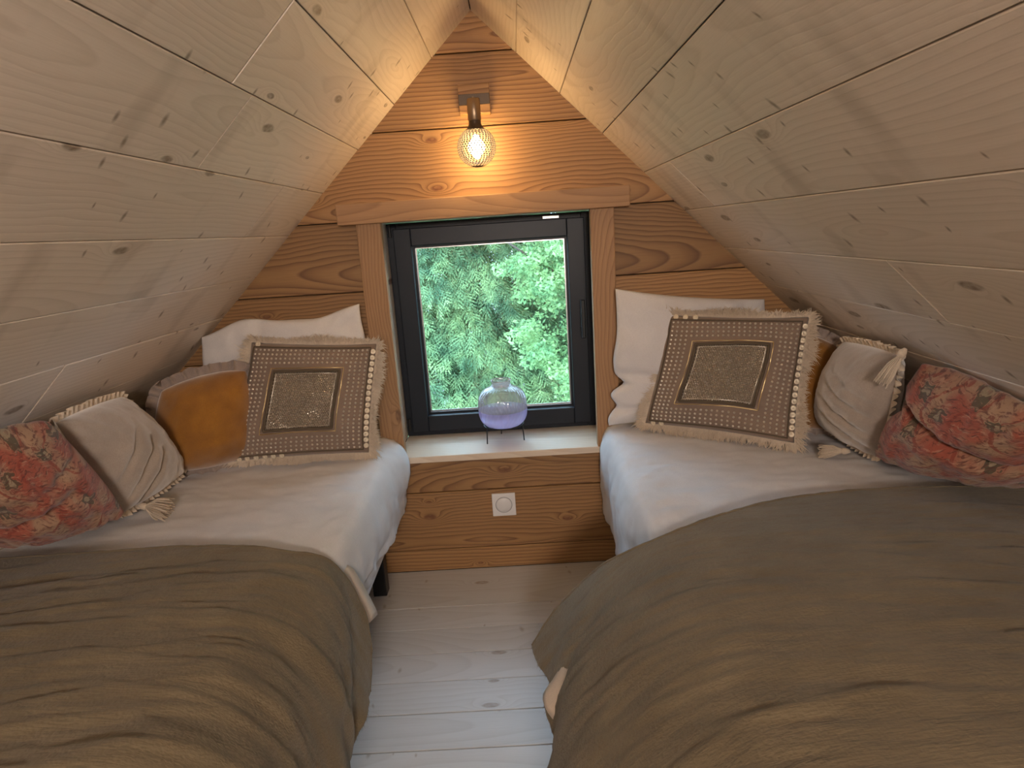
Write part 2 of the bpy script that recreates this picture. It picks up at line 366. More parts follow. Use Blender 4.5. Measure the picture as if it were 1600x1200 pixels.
for a, b in zip(rows, rows[1:]):
    g = .0019
    spans = [(-XK, XK)]
    if a >= .41 and b <= 1.30: spans = [(-XK, -.40), (.40, XK)]
    for x0, x1 in spans:
        poly = [(x0, a+g), (x1, a+g), (x1, b-g), (x0, b-g)]
        poly = clip(poly, lambda p: ZR+.004-SL*p[0]-p[1]); poly = clip(poly, lambda p: ZR+.004+SL*p[0]-p[1])
        if len(poly) > 2: plank(poly, .022, (0, D+random.uniform(-.0008, .0008), 0), (1, 0, 0), (0, 0, 1), W_LARCH, wf)
wallslab('wall_near', YB-.08, YB, W_CEIL, False)
for s, nm in ((-1, 'wall_left'), (1, 'wall_right')):
    x0, x1 = sorted((s*XK, s*(XK+.06)))
    kw = structure(MB().box((x0+(0 if s < 0 else .018), YB, -.02), (x1-(.018 if s < 0 else 0), D+.02, ceilz(XK)+.01)).obj(nm, DARKGAP))
    for a, b in ((0, .2), (.2, .42), (.42, .64)):
        xa = (0, 1, 0) if s < 0 else (0, -1, 0)
        q = [(YB, a+.001), (D, a+.001), (D, b-.001), (YB, b-.001)]
        if s > 0: q = [(-p[0], p[1]) for p in q][::-1]
        plank(q, .018, (s*XK, 0, 0), xa, (0, 0, 1), W_CEIL, kw)
# ------------------------------------------------------------------ trims round the window
def beam(name, a, b, mat, rot=0.0, bev=.003):
    c = (V(a)+V(b))/2; h = (V(b)-V(a))/2
    long_z = h.z > h.x
    if long_z: o = MB().box((-h.z, -h.x, -h.y), (h.z, h.x, h.y), bev).obj(name, mat)
    else: o = MB().box((-h.x, -h.z, -h.y), (h.x, h.z, h.y), bev).obj(name, mat)
    xa, ya = ((0, 0, 1), (-1, 0, 0)) if long_z else ((1, 0, 0), (0, 0, 1))
    xa = V(xa); ya = V(ya); za = xa.cross(ya)
    m = Matrix((xa, ya, za)).transposed().to_4x4(); m.translation = c
    o.matrix_world = m @ Matrix.Rotation(rot, 4, 'Z'); return structure(o)
beam('trim_1', (-.482, D-.050, 1.288), (.474, D+.002, 1.355), W_TRIM, 0.002)
beam('trim_2', (-.427, D-.030, .467), (-.345, D+.004, 1.289), W_TRIM)
beam('trim_3', (.345, D-.030, .467), (.424, D+.004, 1.289), W_TRIM)
beam('trim_4', (-.376, D-.025, .443), (.376, D+.245, .467), W_SILL, bev=.002)        # sill board
beam('trim_5', (-.40, D-.014, .411), (.42, D+.014, .443), W_LARCH, bev=.001)         # apron strip
beam('trim_6', (-.400, D+.004, .467), (-.378, D+.245, 1.30), W_SILL, bev=.001)        # reveal boards
beam('trim_7', (.378, D+.004, .467), (.400, D+.245, 1.30), W_SILL, bev=.001)
beam('trim_8', (-.378, D+.002, 1.290), (.378, D+.245, 1.303), W_SILL, bev=.001)
# ------------------------------------------------------------------ window
wn = bpy.data.objects.new('window_1', None); C.objects.link(wn); structure(wn); wn.location = (0, 2.43, .467); bpy.context.view_layer.update()
def frame_mb(x0, x1, z0, z1, wd, y0, y1, bev=.002):
    m = MB(); m.box((x0, y0, z0), (x0+wd, y1, z1), bev); m.box((x1-wd, y0, z0), (x1, y1, z1), bev)
    m.box((x0+wd, y0, z0), (x1-wd, y1, z0+wd), bev); m.box((x0+wd, y0, z1-wd), (x1-wd, y1, z1), bev); return m
keep(frame_mb(-.376, .374, .469, 1.289, .034, 2.425, 2.500).obj('window_frame', BLACK), wn)
sash = keep(frame_mb(-.352, .350, .487, 1.268, .064, 2.408, 2.470, .003).obj('sash', BLACK), wn)
bead = frame_mb(-.290, .288, .549, 1.206, .010, 2.436, 2.452, .001).obj('glazing_bead', BLACK); keep(bead, wn)
keep(frame_mb(-.281, .279, .558, 1.197, .005, 2.450, 2.456, 0).obj('glazing_seal', CHROME), wn)
keep(MB().box((-.288, 2.453, .551), (.286, 2.459, 1.204)).obj('glass_pane', PANE), wn)
hd = MB(); hd.box((.322, 2.396, .865), (.340, 2.408, .935), .003); hd.box((.326, 2.372, .905), (.336, 2.398, .925), .002)
hd.box((.322, 2.362, .828), (.338, 2.374, .972), .004)
keep(hd.obj('window_handle', BLACKM), wn)
for z in (.50, 1.24): keep(MB().tube([(-.362, 2.405, z), (-.362, 2.405, z+.045)], .006, 10).obj('hinge', BLACKM), wn)
keep(MB().box((.20, 2.412, 1.270), (.26, 2.424, 1.280), .001).obj('lock_keep', CHROME), wn)
# ------------------------------------------------------------------ wall lamp
lamp = thing('wall_lamp', 'globe bulb lamp on a wooden block high on the gable wall', 'lamp', (-.007, D, 1.64))
lb = MB().box((-.049, -.045, -.017), (.049, .045, .017), .002).obj('mounting_block', W_LARCH, None)
m = Matrix(((1, 0, 0), (0, 0, 1), (0, -1, 0))).transposed().to_4x4(); m.translation = (-.007, D-.017, 1.646); lb.matrix_world = m; keep(lb, lamp)
keep(MB().box((-.056, D-.040, 1.628), (.042, D-.034, 1.660), .001).obj('bracket', DBRONZE), lamp)
LX, LY = -.007, D-.100
sk = MB(); sk.lathe([(0, 0), (.018, 0), (.020, -.002), (.020, -.062), (.0185, -.064), (0, -.064)], (LX, LY, 1.634), 24)
sk.box((LX-.006, LY, 1.630), (LX+.006, D-.036, 1.636), .001)
sk = keep(sk.obj('socket', BRONZE, None, True), lamp)
keep(MB().lathe([(0, .008), (.003, .007), (.005, .003), (.0055, 0)], (LX, LY, 1.633), 12).obj('screw', CHROME, None, True), lamp)
keep(MB().lathe([(.0185, .0), (.019, -.010), (.022, -.018), (.030, -.025), (.031, -.027), (0, -.027)], (LX, LY, 1.571), 32).obj('bulb_collar', DBRONZE, None, True), lamp)
BZ, BR = 1.494, .059
pr = [(BR*math.sin(a), BR*math.cos(a)) for a in np.linspace(.45, math.pi-.30, 30)]
bulb = keep(MB().lathe(pr, (LX, LY, BZ), 48).obj('bulb_globe', BULBG, None, True), lamp)
dots = MB(); rowsn = 22
for i in range(rowsn):
    th = .50+(math.pi-.85)*i/(rowsn-1); nk = max(6, int(38*math.sin(th)))
    for k in range(nk):
        ph = 2*math.pi*(k+.5*(i % 2))/nk; n = V((math.sin(th)*math.cos(ph), math.sin(th)*math.sin(ph), math.cos(th)))
        a = n.cross(V((0, 0, 1))).normalized(); b = n.cross(a); c = V((LX, LY, BZ))+n*(BR+.0002); r = .0032
        dots.add([c+a*r, c+b*r, c-a*r, c-b*r, c+n*.0012], [(0, 1, 4), (1, 2, 4), (2, 3, 4), (3, 0, 4)])
dt = dots.obj('bulb_relief', plain('etched_glass', (.06, .055, .05), .5)); dt['kind'] = 'stuff'; dt.parent = bulb; dt.matrix_parent_inverse = bulb.matrix_world.inverted()
keep(MB().lathe([(.0, -.0595), (.010, -.0595), (.017, -.0575), (.0185, -.054)], (LX, LY, BZ), 24).obj('end_cap', DBRONZE, None, True), lamp)
keep(MB().lathe([(0, .036), (.009, .032), (.0135, .016), (.0135, -.020), (.009, -.034), (0, -.038)], (LX, LY, BZ+.002), 16).obj('filament', FIL, None, True), lamp)
pl = bpy.data.lights.new('bulb_light', 'POINT'); pl.energy = 7.0; pl.color = (1, .66, .28); pl.shadow_soft_size = .03
po = bpy.data.objects.new('bulb_light', pl); C.objects.link(po); po.location = (LX, LY, BZ)
# ------------------------------------------------------------------ switch plate
swt = thing('wall_outlet', 'square white wall plate with a round centre below the windowsill', 'outlet', (-.006, D, .257))
keep(MB().box((-.049, D-.010, .213), (.037, D-.001, .301), .002).obj('cover_plate', PLASTIC), swt)
ring = MB(); ps = [(-.006+.030*math.cos(a), D-.010, .257+.030*math.sin(a)) for a in np.linspace(0, 2*math.pi, 33)]
ring.tube(ps, .0014, 6, False); keep(ring.obj('ring_groove', GREYP, None, True), swt)
bt = MB().lathe([(0, .003), (.026, .003), (.0275, .0015), (.028, 0)], (0, 0, 0), 32).obj('round_insert', PLASTIC, None, True)
bt.matrix_world = Matrix.Translation((-.006, D-.010, .257)) @ Matrix.Rotation(math.pi/2, 4, 'X'); keep(bt, swt)
# ------------------------------------------------------------------ glass vase on stand
vx, vy = .010, 2.318
vs_ = thing('glass_vase', 'ribbed glass vase tinted smoky above and violet below, on the windowsill', 'vase', (vx, vy, .467))
def vprof(z0, z1, n=12):
    out = []
    for i in range(n+1):
        z = z0+(z1-z0)*i/n; t = (z-.598)/.083; r = .091*max(0, 1-abs(t)**3.0)**.42; out.append((max(r, .040), z))
    return out
keep(MB().lathe([(0, .520), (.025, .520), (.050, .524)]+[(r, z) for r, z in vprof(.530, .590) if r > .045], (vx, vy, 0), 144, 36, .012, .025).obj('lower_bowl', VASE_LOW, None, True), vs_)
keep(MB().lathe(vprof(.590, .676)+[(.036, .680), (.034, .690), (.037, .700)], (vx, vy, 0), 144, 36, .012, .025).obj('upper_bowl', VASE_TOP, None, True), vs_)
keep(MB().tube([(vx+.0375*math.cos(a), vy+.0375*math.sin(a), .700) for a in np.linspace(0, 2*math.pi, 33)], .0016, 6, False).obj('rim', VASE_TOP, None, True), vs_)
keep(MB().tube([(vx+.0745*math.cos(a), vy+.0745*math.sin(a), .530) for a in np.linspace(0, 2*math.pi, 41)], .0022, 6, False).obj('stand_ring', BLACKM, None, True), vs_)
for ax, ay in ((-.064, -.040), (.072, -.022), (-.014, .070)):
    keep(MB().tube([(vx+ax*.97, vy+ay*.97, .534), (vx+ax*1.02, vy+ay*1.02, .467)], .0022, 8).obj('leg', BLACKM, None, True), vs_)
# ------------------------------------------------------------------ beds
ZM = .525
def fbm(x, y, z=0, o=3): return noise.fractal(V((x, y, z)), 1.0, 2.0, o)
def lerp_pts(t, pts):
    for (a, va), (b, vb) in zip(pts, pts[1:]):
        if t <= b: k = (t-a)/(b-a) if b > a else 0; return tuple(p+(q-p)*k for p, q in zip(va, vb))
    return pts[-1][1]
def catmull(P, t):
    n = len(P)-1; x = min(max(t, 0), .99999)*n; i = int(x); f = x-i
    p0, p1, p2, p3 = P[max(i-1, 0)], P[i], P[min(i+1, n)], P[min(i+2, n)]
    return tuple(.5*((2*b)+(-a+c)*f+(2*a-5*b+4*c-d)*f*f+(-a+3*b-3*c+d)*f**3) for a, b, c, d in zip(p0, p1, p2, p3))
def sheet_surf(name, fn, nu, nv, mat, parent=None, solid=.004, sub=0):
    vs = []; uv = []
    for j in range(nv+1):
        for i in range(nu+1): vs.append(fn(i/nu, j/nv)); uv.append((i/nu, j/nv))
    fs = [(j*(nu+1)+i, j*(nu+1)+i+1, (j+1)*(nu+1)+i+1, (j+1)*(nu+1)+i) for j in range(nv) for i in range(nu)]
    o = mesh_obj(name, vs, fs, mat, parent, True, uv)
    if solid:
        md = o.modifiers.new('thick', 'SOLIDIFY'); md.thickness = solid; md.offset = 0
    return o
def make_bed(s, side):
    bed = thing('single_bed', 'low single bed on black legs under the %s roof slope' % side, 'bed', (s*.81, 1.15, 0))
    x0, x1 = sorted((s*.385, s*1.27))
    keep(MB().box((x0, .16, .24), (x1, 2.16, .36), .015).obj('box_base', COTTON), bed)
    keep(MB().box((x0, .16, .361), (x1, 2.16, ZM-.016), .030).obj('mattress', COTTON, None, True), bed)
    for lx in (s*.462, s*1.20):
        for ly in (.25, 2.065):
            keep(MB().box((lx-.024, ly-.024, 0), (lx+.024, ly+.024, .245), .003).obj('leg', BLACKM), bed)
    # fitted sheet with loose hanging side
    def fn(u, v):
        y = 2.172-v*1.95; head = max(0, 1-v*1.6)
        zt = ZM+.020*head**2
        P = [(1.275, zt-.01), (1.1, zt), (.9, zt), (.7, zt), (.52, zt), (.42, zt-.002), (.372, zt-.022), (.352, zt-.09), (.352, zt-.16), (.362, .30 if s < 0 else .20)]
        x, z = catmull(P, u)
        hang = min(max((u-.62)/.38, 0), 1); gg = min(1, max(0, (1.45-y)/.2))
        z -= .014*gg; x += .024*gg*hang
        wv = math.sin(y*11+s)*.5+math.sin(y*23+2)*.25
        x += hang*.022*min(1, max(0, (1.62-y)/.25))
        x -= hang*(.013*wv+.010*math.exp(-((y-2.1)/.08)**2))
        if s < 0 and hang > 0: x -= .022*math.exp(-((y-2.12)/.10)**2)*math.sin(min(hang*1.3, 1)*math.pi)
        # creases
        top = 1-hang
        z += top*(.0045*fbm(x*6, y*12, 3*s)+.0035*(1-abs(fbm(x*9+y*4, y*15, 7)))**5+.0025*(1-abs(fbm(x*15-y*6, y*26, 9)))**5)
        x += hang*(.007*fbm(y*14, z*9, s)+.007*(1-abs(fbm(y*9+z*5, z*6, 3*s)))**4)
        z += hang*.004*fbm(y*22, u*5, 5)
        if u > .93: z += .010*math.sin(y*6+s)
        return (s*x, y, z)
    sh = sheet_surf('bed_sheet', fn, 110, 150, COTTON, None, .003)
    tag(sh, 'white sheet hanging loosely over the %s bed' % side, 'sheet', None)
    return bed
make_bed(-1, 'left'); make_bed(1, 'right')
def profileP(s, v):
    if s > 0:
        far = [(1.27, .560), (1.10, .565), (.90, .568), (.70, .566), (.52, .560), (.40, .542), (.31, .498), (.24, .430), (.17, .350), (.085, .265)]
        mid = [(1.27, .565), (1.10, .580), (.90, .590), (.70, .590), (.52, .580), (.38, .555), (.28, .500), (.20, .425), (.135, .340), (.100, .250)]
        near = [(1.27, .565), (1.10, .580), (.90, .590), (.70, .590), (.52, .580), (.38, .555), (.29, .490), (.215, .400), (.17, .310), (.145, .215)]
    else:
        far = [(1.27, .560), (1.10, .565), (.90, .566), (.74, .566), (.58, .562), (.46, .552), (.380, .520), (.340, .430), (.318, .330), (.300, .235)]
        mid = [(1.27, .565), (1.10, .585), (.90, .595), (.74, .595), (.58, .585), (.45, .565), (.375, .510), (.325, .430), (.30, .330), (.285, .225)]
        near = [(1.27, .565), (1.10, .585), (.90, .595), (.74, .595), (.58, .585), (.45, .565), (.370, .510), (.315, .430), (.285, .330), (.265, .215)]
    if v < .3: k = v/.3; k = k*k*(3-2*k); A, B = far, mid
    else: k = (v-.3)/.7; A, B = mid, near
    return [(a[0]+(b[0]-a[0])*k, a[1]+(b[1]-a[1])*k) for a, b in zip(A, B)]
def throw_fn(s, off=0.0, yadd=0.0, xadd=0.0, seed=0):
    if s > 0: YF = [1.425, 1.450, 1.455, 1.435, 1.375, 1.335, 1.345, 1.385, 1.400, 1.350]
    else: YF = [1.365, 1.360, 1.360, 1.365, 1.355, 1.335, 1.345, 1.370, 1.345, 1.26]
    YFp = [(a,) for a in YF]
    def fn(u, v):
        yf = catmull(YFp, u)[0]+yadd
        y = yf+(.12-yf)*v
        x, z = catmull(profileP(s, v), u)
        e = .002; x2, z2 = catmull(profileP(s, v), min(u+e, 1)); x1, z1 = catmull(profileP(s, v), max(u-e, 0))
        nx, nz = (z2-z1), -(x2-x1); l = math.hypot(nx, nz) or 1; nx /= l; nz /= l
        if nz < 0 and u < .5: nx, nz = -nx, -nz
        hang = min(max((u-.45)/.55, 0), 1); h2 = hang*hang*(3-2*hang)
        # long folds run from the top of the bed down and toward the near end
        c = y+(.35 if s < 0 else .22)*hang**1.4
        f = math.sin(c*(17 if s < 0 else 13)+1.3*s+2.2*fbm(c*2, u*2, seed))*.5+math.sin(c*37+3*fbm(u*3, c*3, 1))*.22
        d = h2*(.017 if s < 0 else .014)*f
        c2 = y*1.0+x*.18
        top = fbm(x*1.6+5, c2*9, 2+seed+s)
        amp = (.016 if s < 0 else .008)
        d += (1-.4*h2)*amp*(.55*top+.45*(1-abs(fbm(x*2.2, c2*14, 9+s)))**3-.15)*min(v*9, 1)
        d += .0016*fbm(x*12, y*60, 4)+.0022*(1-abs(fbm(x*5+3, c2*34, 6)))**4
        if s < 0: d += .010*math.exp(-((c2-.78-.05*math.sin(x*5))/.03)**2)*min(1, max(0, (u-.1)*4))
        if s > 0: d += .0045*math.exp(-((c2-.86+.25*max(0, .55-x))/.010)**2)
        if s > 0: d += .010*math.exp(-((x-.86)/.055)**2)*math.exp(-((c2-1.005-.12*(x-.86))/.009)**2)
        x += nx*(d*(1 if nx*1 < 0 else -1) if False else d)+0; z += nz*d
        if u > .9:
            hh = (u-.9)/.1
            if s > 0: x += hh*.030*math.exp(-((y-1.19)/.055)**2); 
            x += hh*.008*math.sin(y*31)
            z += hh*.010*math.sin(y*27+1)
        x -= xadd*hang
        return (s*x, y, z+off)
    return fn
def make_throw(s, side, lab):
    fn = throw_fn(s)
    th = sheet_surf('linen_throw', fn, 150, 210, LINEN, None, .006)
    tag(th, lab, 'blanket')
    hem = MB(); hem.tube([V(fn(i/90, .004))+V((0, .002, .001)) for i in range(91)], .0045, 6)
    hm = hem.obj('far_hem', LINEN, th, True)
    fr = MB()
    for i in range(700):       # frayed edge
        v = random.random()*.96; p = V(fn(1, v)); q = V(fn(.985, v)); d = (p-q).normalized()
        L = random.uniform(.004, .012); sd = V((0, random.uniform(-.6, .6), random.uniform(-.4, .2)))
        e = p+(d+sd*.6).normalized()*L; wv = V((0, .0007, 0))
        fr.add([p-wv, p+wv, e], [(0, 1, 2)])
    f = fr.obj('frayed_edge', LINEN, th); f['kind'] = 'stuff'
    return th
make_throw(-1, 'left', 'olive brown linen throw spread over the foot of the left bed')
make_throw(1, 'right', 'olive brown linen throw with frayed edge over the foot of the right bed')
for s, side in ((-1, 'left'), (1, 'right')):
    base = throw_fn(s, seed=0)
    if s < 0:
        def bf(u, v):
            p = base(u*.86, .0+v*.9); x, y, z = p
            k = max(0, (u-.6)/.4); near = math.exp(-v*14)
            return (x-.030*k*(1-near)+.008*k*near, y+(-.02+.085*min(1, max(0, (u-.5)*3)))*near, z-.020-.012*k)
    else:
        def bf(u, v):
            p = base(u*.97, .05+v*.9); x, y, z = p
            return (x-(.026*math.exp(-((y-1.18)/.05)**2)*max(0, (u-.7)/.3)*1.3)+.014*max(0, (u-.5)*2), y-.02, z-.012)
    b = sheet_surf('blanket', bf, 70, 80, BEIGE, None, .004)
    tag(b, 'cream cotton blanket showing from under the %s linen throw' % side, 'blanket')
# ------------------------------------------------------------------ cushions
class Cush:
    """soft body over four corners BL, BR, TR, TL"""
    def __init__(s, c, T, pinch=.07, back=.9, seed=0, wr=.004, disp=None, n=44, pw=.42, jit=0.0, rnd=0.0):
        s.rnd = rnd
        s.c = [V(p) for p in c]; s.T = T; s.pinch = pinch; s.back = back; s.seed = seed; s.wr = wr; s.disp = disp; s.n = n; s.pw = pw; s.jit = jit
        bl, br, tr, tl = s.c; s.nrm = ((br-bl)+(tr-tl)).cross((tl-bl)+(tr-br)).normalized()
        s.size = ((br-bl).length+(tl-bl).length)/2
    def base(s, u, v):
        uu = u*(1-s.pinch*(1-v*v)); vv = v*(1-s.pinch*(1-u*u))
        k = 1-s.rnd*(u*v)**2; uu *= k; vv *= k
        a = (uu+1)/2; b = (vv+1)/2; bl, br, tr, tl = s.c
        p = bl*(1-a)*(1-b)+br*a*(1-b)+tr*a*b+tl*(1-a)*b
        if s.jit: p = p+s.nrm*(s.jit*fbm(u*1.3+s.seed, v*1.3, 2))
        return p
    def pt(s, u, v, side=1):
        p = s.base(u, v); e = max(0, (1-u*u)*(1-v*v)); h = s.T/2*e**s.pw
        k = min(1, h/(s.T*.2)+.15)
        w_ = s.wr*fbm(u*3+s.seed*7, v*3, side)*k
        # gathered folds running in from the corners
        r = max(abs(u), abs(v)); ang = math.atan2(v, u)
        w_ += s.wr*.8*math.sin(ang*22+s.seed)*max(0, abs(u*v)-.25)*1.3*k
        if s.disp and side > 0: w_ += s.disp(u, v)*k
        return p+s.nrm*side*((h if side > 0 else h*s.back)+w_)
    def nr(s, u, v):
        e = .01; a = s.pt(min(u+e, 1), v)-s.pt(max(u-e, -1), v); b = s.pt(u, min(v+e, 1))-s.pt(u, max(v-e, -1))
        n = a.cross(b); return n.normalized() if n.length > 0 else s.nrm
    def build(s, name, mat, parent=None):
        n = s.n; vs = []; uv = []; idx = {}
        g = [math.sin(math.pi/2*(-1+2*i/n))*.6+.4*(-1+2*i/n) for i in range(n+1)]
        for side in (1, -1):
            for j in range(n+1):
                for i in range(n+1):
                    rim = i in (0, n) or j in (0, n)
                    if side < 0 and rim: idx[(side, i, j)] = idx[(1, i, j)]; continue
                    idx[(side, i, j)] = len(vs); vs.append(s.pt(g[i], g[j], side)); uv.append(((g[i]+1)/2, (g[j]+1)/2))
        fs = []
        for j in range(n):
            for i in range(n):
                q = [(i, j), (i+1, j), (i+1, j+1), (i, j+1)]
                fs.append([idx[(1, a, b)] for a, b in q]); fs.append([idx[(-1, a, b)] for a, b in q][::-1])
        return mesh_obj(name, vs, fs, mat, parent, True, uv)
    def rimpt(s, t):      # t 0..4 round the border
        k = int(t) % 4; f = (t-int(t))*2-1
        return [(f, -1), (1, f), (-f, 1), (-1, -f)][k]
    def outward(s, t):
        u, v = s.rimpt(t); c = s.base(0, 0); p = s.base(u, v)
        a = s.base(*s.rimpt((t+.02) % 4)); b = s.base(*s.rimpt((t-.02) % 4)); tg = (a-b).normalized()
        o = tg.cross(s.nrm); o = o if o.dot(p-c) > 0 else -o
        return p, o.normalized(), tg
def fringe(c, L, count, w=.0016, curl=.5, sag=.3, seed=1, skip=None):
    rnd = random.Random(seed); mb = MB()
    for _ in range(count):
        t = rnd.random()*4
        p, o, tg = c.outward(t)
        if skip and skip(t): continue
        f = t-int(t)
        if f < .06: o = (o-tg*.6).normalized()
        if f > .94: o = (o+tg*.6).normalized()
        ln = L*rnd.uniform(.55, 1.1)*(1+.25*math.sin(t*9+seed)+.5*fbm(t*26, seed, 1))
        d = (o+tg*rnd.uniform(-.45, .45)+c.nrm*rnd.uniform(-.3, .45)).normalized(); pts = []
        bend = tg*rnd.uniform(-curl, curl)+c.nrm*rnd.uniform(-curl*.5, curl)+V((0, 0, -sag))
        p = p+c.nrm*rnd.uniform(-.004, .006)
        for k in range(4):
            a = k/3; pts.append(p+d*ln*a+bend*ln*a*a*.5)
        sd = d.cross(c.nrm).normalized()*w; vs = []
        for k, q in enumerate(pts[:3]): vs += [q-sd*(1-.15*k), q+sd*(1-.15*k)]
        vs.append(pts[3]); mb.add(vs, [(0, 1, 3, 2), (2, 3, 5, 4), (4, 5, 6)])
    return mb
def ruffle(c, Wd, waves, ts=0, te=4, seed=3):
    mb = MB(); n = int(waves*10); vs = []
    for i in range(n+1):
        t = ts+(te-ts)*i/n; p, o, tg = c.outward(t % 4)
        f = (t % 1)
        cr = 0
        if f < .08: o = (o-tg*(1-f/.08)*.8).normalized()
        if f > .92: o = (o+tg*(1-(1-f)/.08)*.8).normalized()
        a = math.sin(i/10*2*math.pi+4*fbm(t*3, seed, 0)); b = fbm(t*9, seed, 4)
        for k in range(4):
            q = k/3
            vs.append(p+o*Wd*q*(1+.25*b)+c.nrm*(Wd*.45*a*q)+tg*(Wd*.2*math.cos(i/10*2*math.pi*1.0)*q))
    fs = [(i*4+k, (i+1)*4+k, (i+1)*4+k+1, i*4+k+1) for i in range(n) for k in range(3)]
    mb.add(vs, fs); return mb
def cord(c, r, mat, name, parent, fn=None, n=160):
    pts = []
    for i in range(n+1):
        u, v = c.rimpt(4*i/n % 4)
        pts.append(fn(u, v) if fn else c.base(u, v))
    o = MB().tube(pts, r, 6, False).obj(name, mat, None, True); keep(o, parent); return o
def center(c): return sum(c.c, V((0, 0, 0)))/4
class Warp(Cush):
    def base(s, u, v):
        k = .05*(s.seed > 15)+.018
        return Cush.base(s, u+k*math.sin(v*2.6+.5)*(1-u*u), v+k*.7*math.sin(u*3.0+1.0)*(1-v*v))
def sequin_cushion(corners, label, sides, seed):
    c = Warp(corners, .125, pinch=.035, seed=seed, wr=.0045, n=40, pw=.40, jit=.012)
    bl = c.c[0]; t = thing('sequin_cushion', label, 'cushion', center(c), 'sequin cushions')
    keep(c.build('cover', TAUPE), t)
    def on(u, v, h=0): return c.pt(u, v)+c.nr(u, v)*h
    # fringe
    f = fringe(c, .034, 4200, w=.0014, seed=seed, sag=.35, curl=.9); f.add(*(lambda m: (m.v, m.f))(fringe(c, .018, 2400, w=.0018, seed=seed+5, sag=.1, curl=1.8)))
    fo = f.obj('fringe', FRINGE); fo['kind'] = 'stuff'; keep(fo, t)
    cord(c, .0025, CORD, 'edge_piping', t, lambda u, v: on(u*.925, v*.925, .0015))
    # sequin centre
    H = .51; mb = MB(); nrw = 34
    for j in range(nrw):
        v = -H+.03+(2*H-.06)*j/(nrw-1); v2 = v
        ncol = 30
        for i in range(ncol):
            u = -H+.03+(2*H-.06)*(i+.5*(j % 2))/ncol+random.uniform(-.004, .004)
            p = on(u, v2+random.uniform(-.003, .003), .0012); n = c.nr(u, v2)
            a = (c.c[1]-c.c[0]).normalized(); a = (a-n*a.dot(n)).normalized(); b = n.cross(a); r = random.uniform(.0019, .0028)
            n2 = n+a*random.uniform(-.45, .45)+b*random.uniform(-.5, .3)
            ring_ = [p+(a*math.cos(q)*1.2+b*math.sin(q)*.8)*r-n2*.0012+n*.0012 for q in np.linspace(0, 2*math.pi, 6, endpoint=False)]
            mb.add(ring_+[p+n2.normalized()*.0026], [(k, (k+1) % 6, 6) for k in range(6)])
    so = mb.obj('sequins', SILVER); so['kind'] = 'stuff'; keep(so, t)
    pv = MB(); g = 14; vs = [on(-H+2*H*i/g, -H+2*H*j/g, .0006) for j in range(g+1) for i in range(g+1)]
    pv.add(vs, [(j*(g+1)+i, j*(g+1)+i+1, (j+1)*(g+1)+i+1, (j+1)*(g+1)+i) for j in range(g) for i in range(g)])
    keep(pv.obj('centre_panel', PANELM, None, True), t)
    cord(c, .0048, CORD, 'centre_border', t, lambda u, v: on(u*H, v*H, .003))
    cord(c, .0016, GOLD, 'gold_braid', t, lambda u, v: on(u*(H+.055), v*(H+.055), .0015), 200)
    cord(c, .0016, SILVER, 'inner_braid', t, lambda u, v: on(u*(H-.045), v*(H-.045), .002), 200)
    # studs in rows
    st = MB(); N = 25
    for j in range(N):
        for i in range(N):
            u = -.88+1.76*i/(N-1); v = -.88+1.76*j/(N-1)
            if max(abs(u), abs(v)) < .60: continue
            p = on(u, v, 0); n = c.nr(u, v); a = n.orthogonal().normalized(); b = n.cross(a); r = .0043
            rg = [p+(a*math.cos(q)+b*math.sin(q))*r for q in np.linspace(0, 2*math.pi, 6, endpoint=False)]
            r2 = [p+(a*math.cos(q)+b*math.sin(q))*r*.6+n*.0030 for q in np.linspace(0, 2*math.pi, 6, endpoint=False)]
            st.add(rg+r2+[p+n*.0040], [(k, (k+1) % 6, 6+(k+1) % 6, 6+k) for k in range(6)]+[(6+k, 6+(k+1) % 6, 12) for k in range(6)])
    s_ = st.obj('studs', SILVER, None, True); s_['kind'] = 'stuff'; keep(s_, t)
    # sewn shell buttons
    bm_ = None
    for (t0_, t1_, nb) in sides:
        for k in range(nb):
            tt = t0_+(t1_-t0_)*(k+.5)/nb; u, v = c.rimpt(tt); u *= .965; v *= .965
            p = on(u, v, .002); n = (c.nr(u*.93, v*.93)+c.nrm*.6).normalized()
            if bm_ is None:
                m_ = MB().lathe([(0, .0012), (.002, .0010), (.0024, .0018), (.0075, .0022), (.0086, .0012), (.0086, 0)], (0, 0, 0), 12)
                o = m_.obj('shell_button', GOLDB, None, True); bm_ = o.data
            else: o = link(bpy.data.objects.new('shell_button', bm_))
            o.matrix_world = Matrix.Translation(p) @ n.to_track_quat('Z', 'Y').to_matrix().to_4x4(); 
            bpy.context.view_layer.update(); keep(o, t)
    return t
GOLDB = plain('shell_sequin', (.66, .57, .43), .35, .15)
sequin_cushion([(-.878, 1.975, .560), (-.425, 1.985, .560), (-.375, 2.065, .905), (-.790, 2.075, .935)],
               'studded brown cushion with sequin centre on the left bed, beside the mustard cushion', [(1.03, 1.97, 17), (.02, .42, 6), (2.9, 3.0, 1)], 11)
sequin_cushion([(.495, 2.075, .575), (.895, 1.830, .562), (.968, 1.930, .925), (.580, 2.095, .935)],
               'studded brown cushion with sequin centre on the right bed, in front of a white pillow', [(1.03, 1.97, 17), (2.75, 2.98, 3), (.02, .16, 2)], 23)
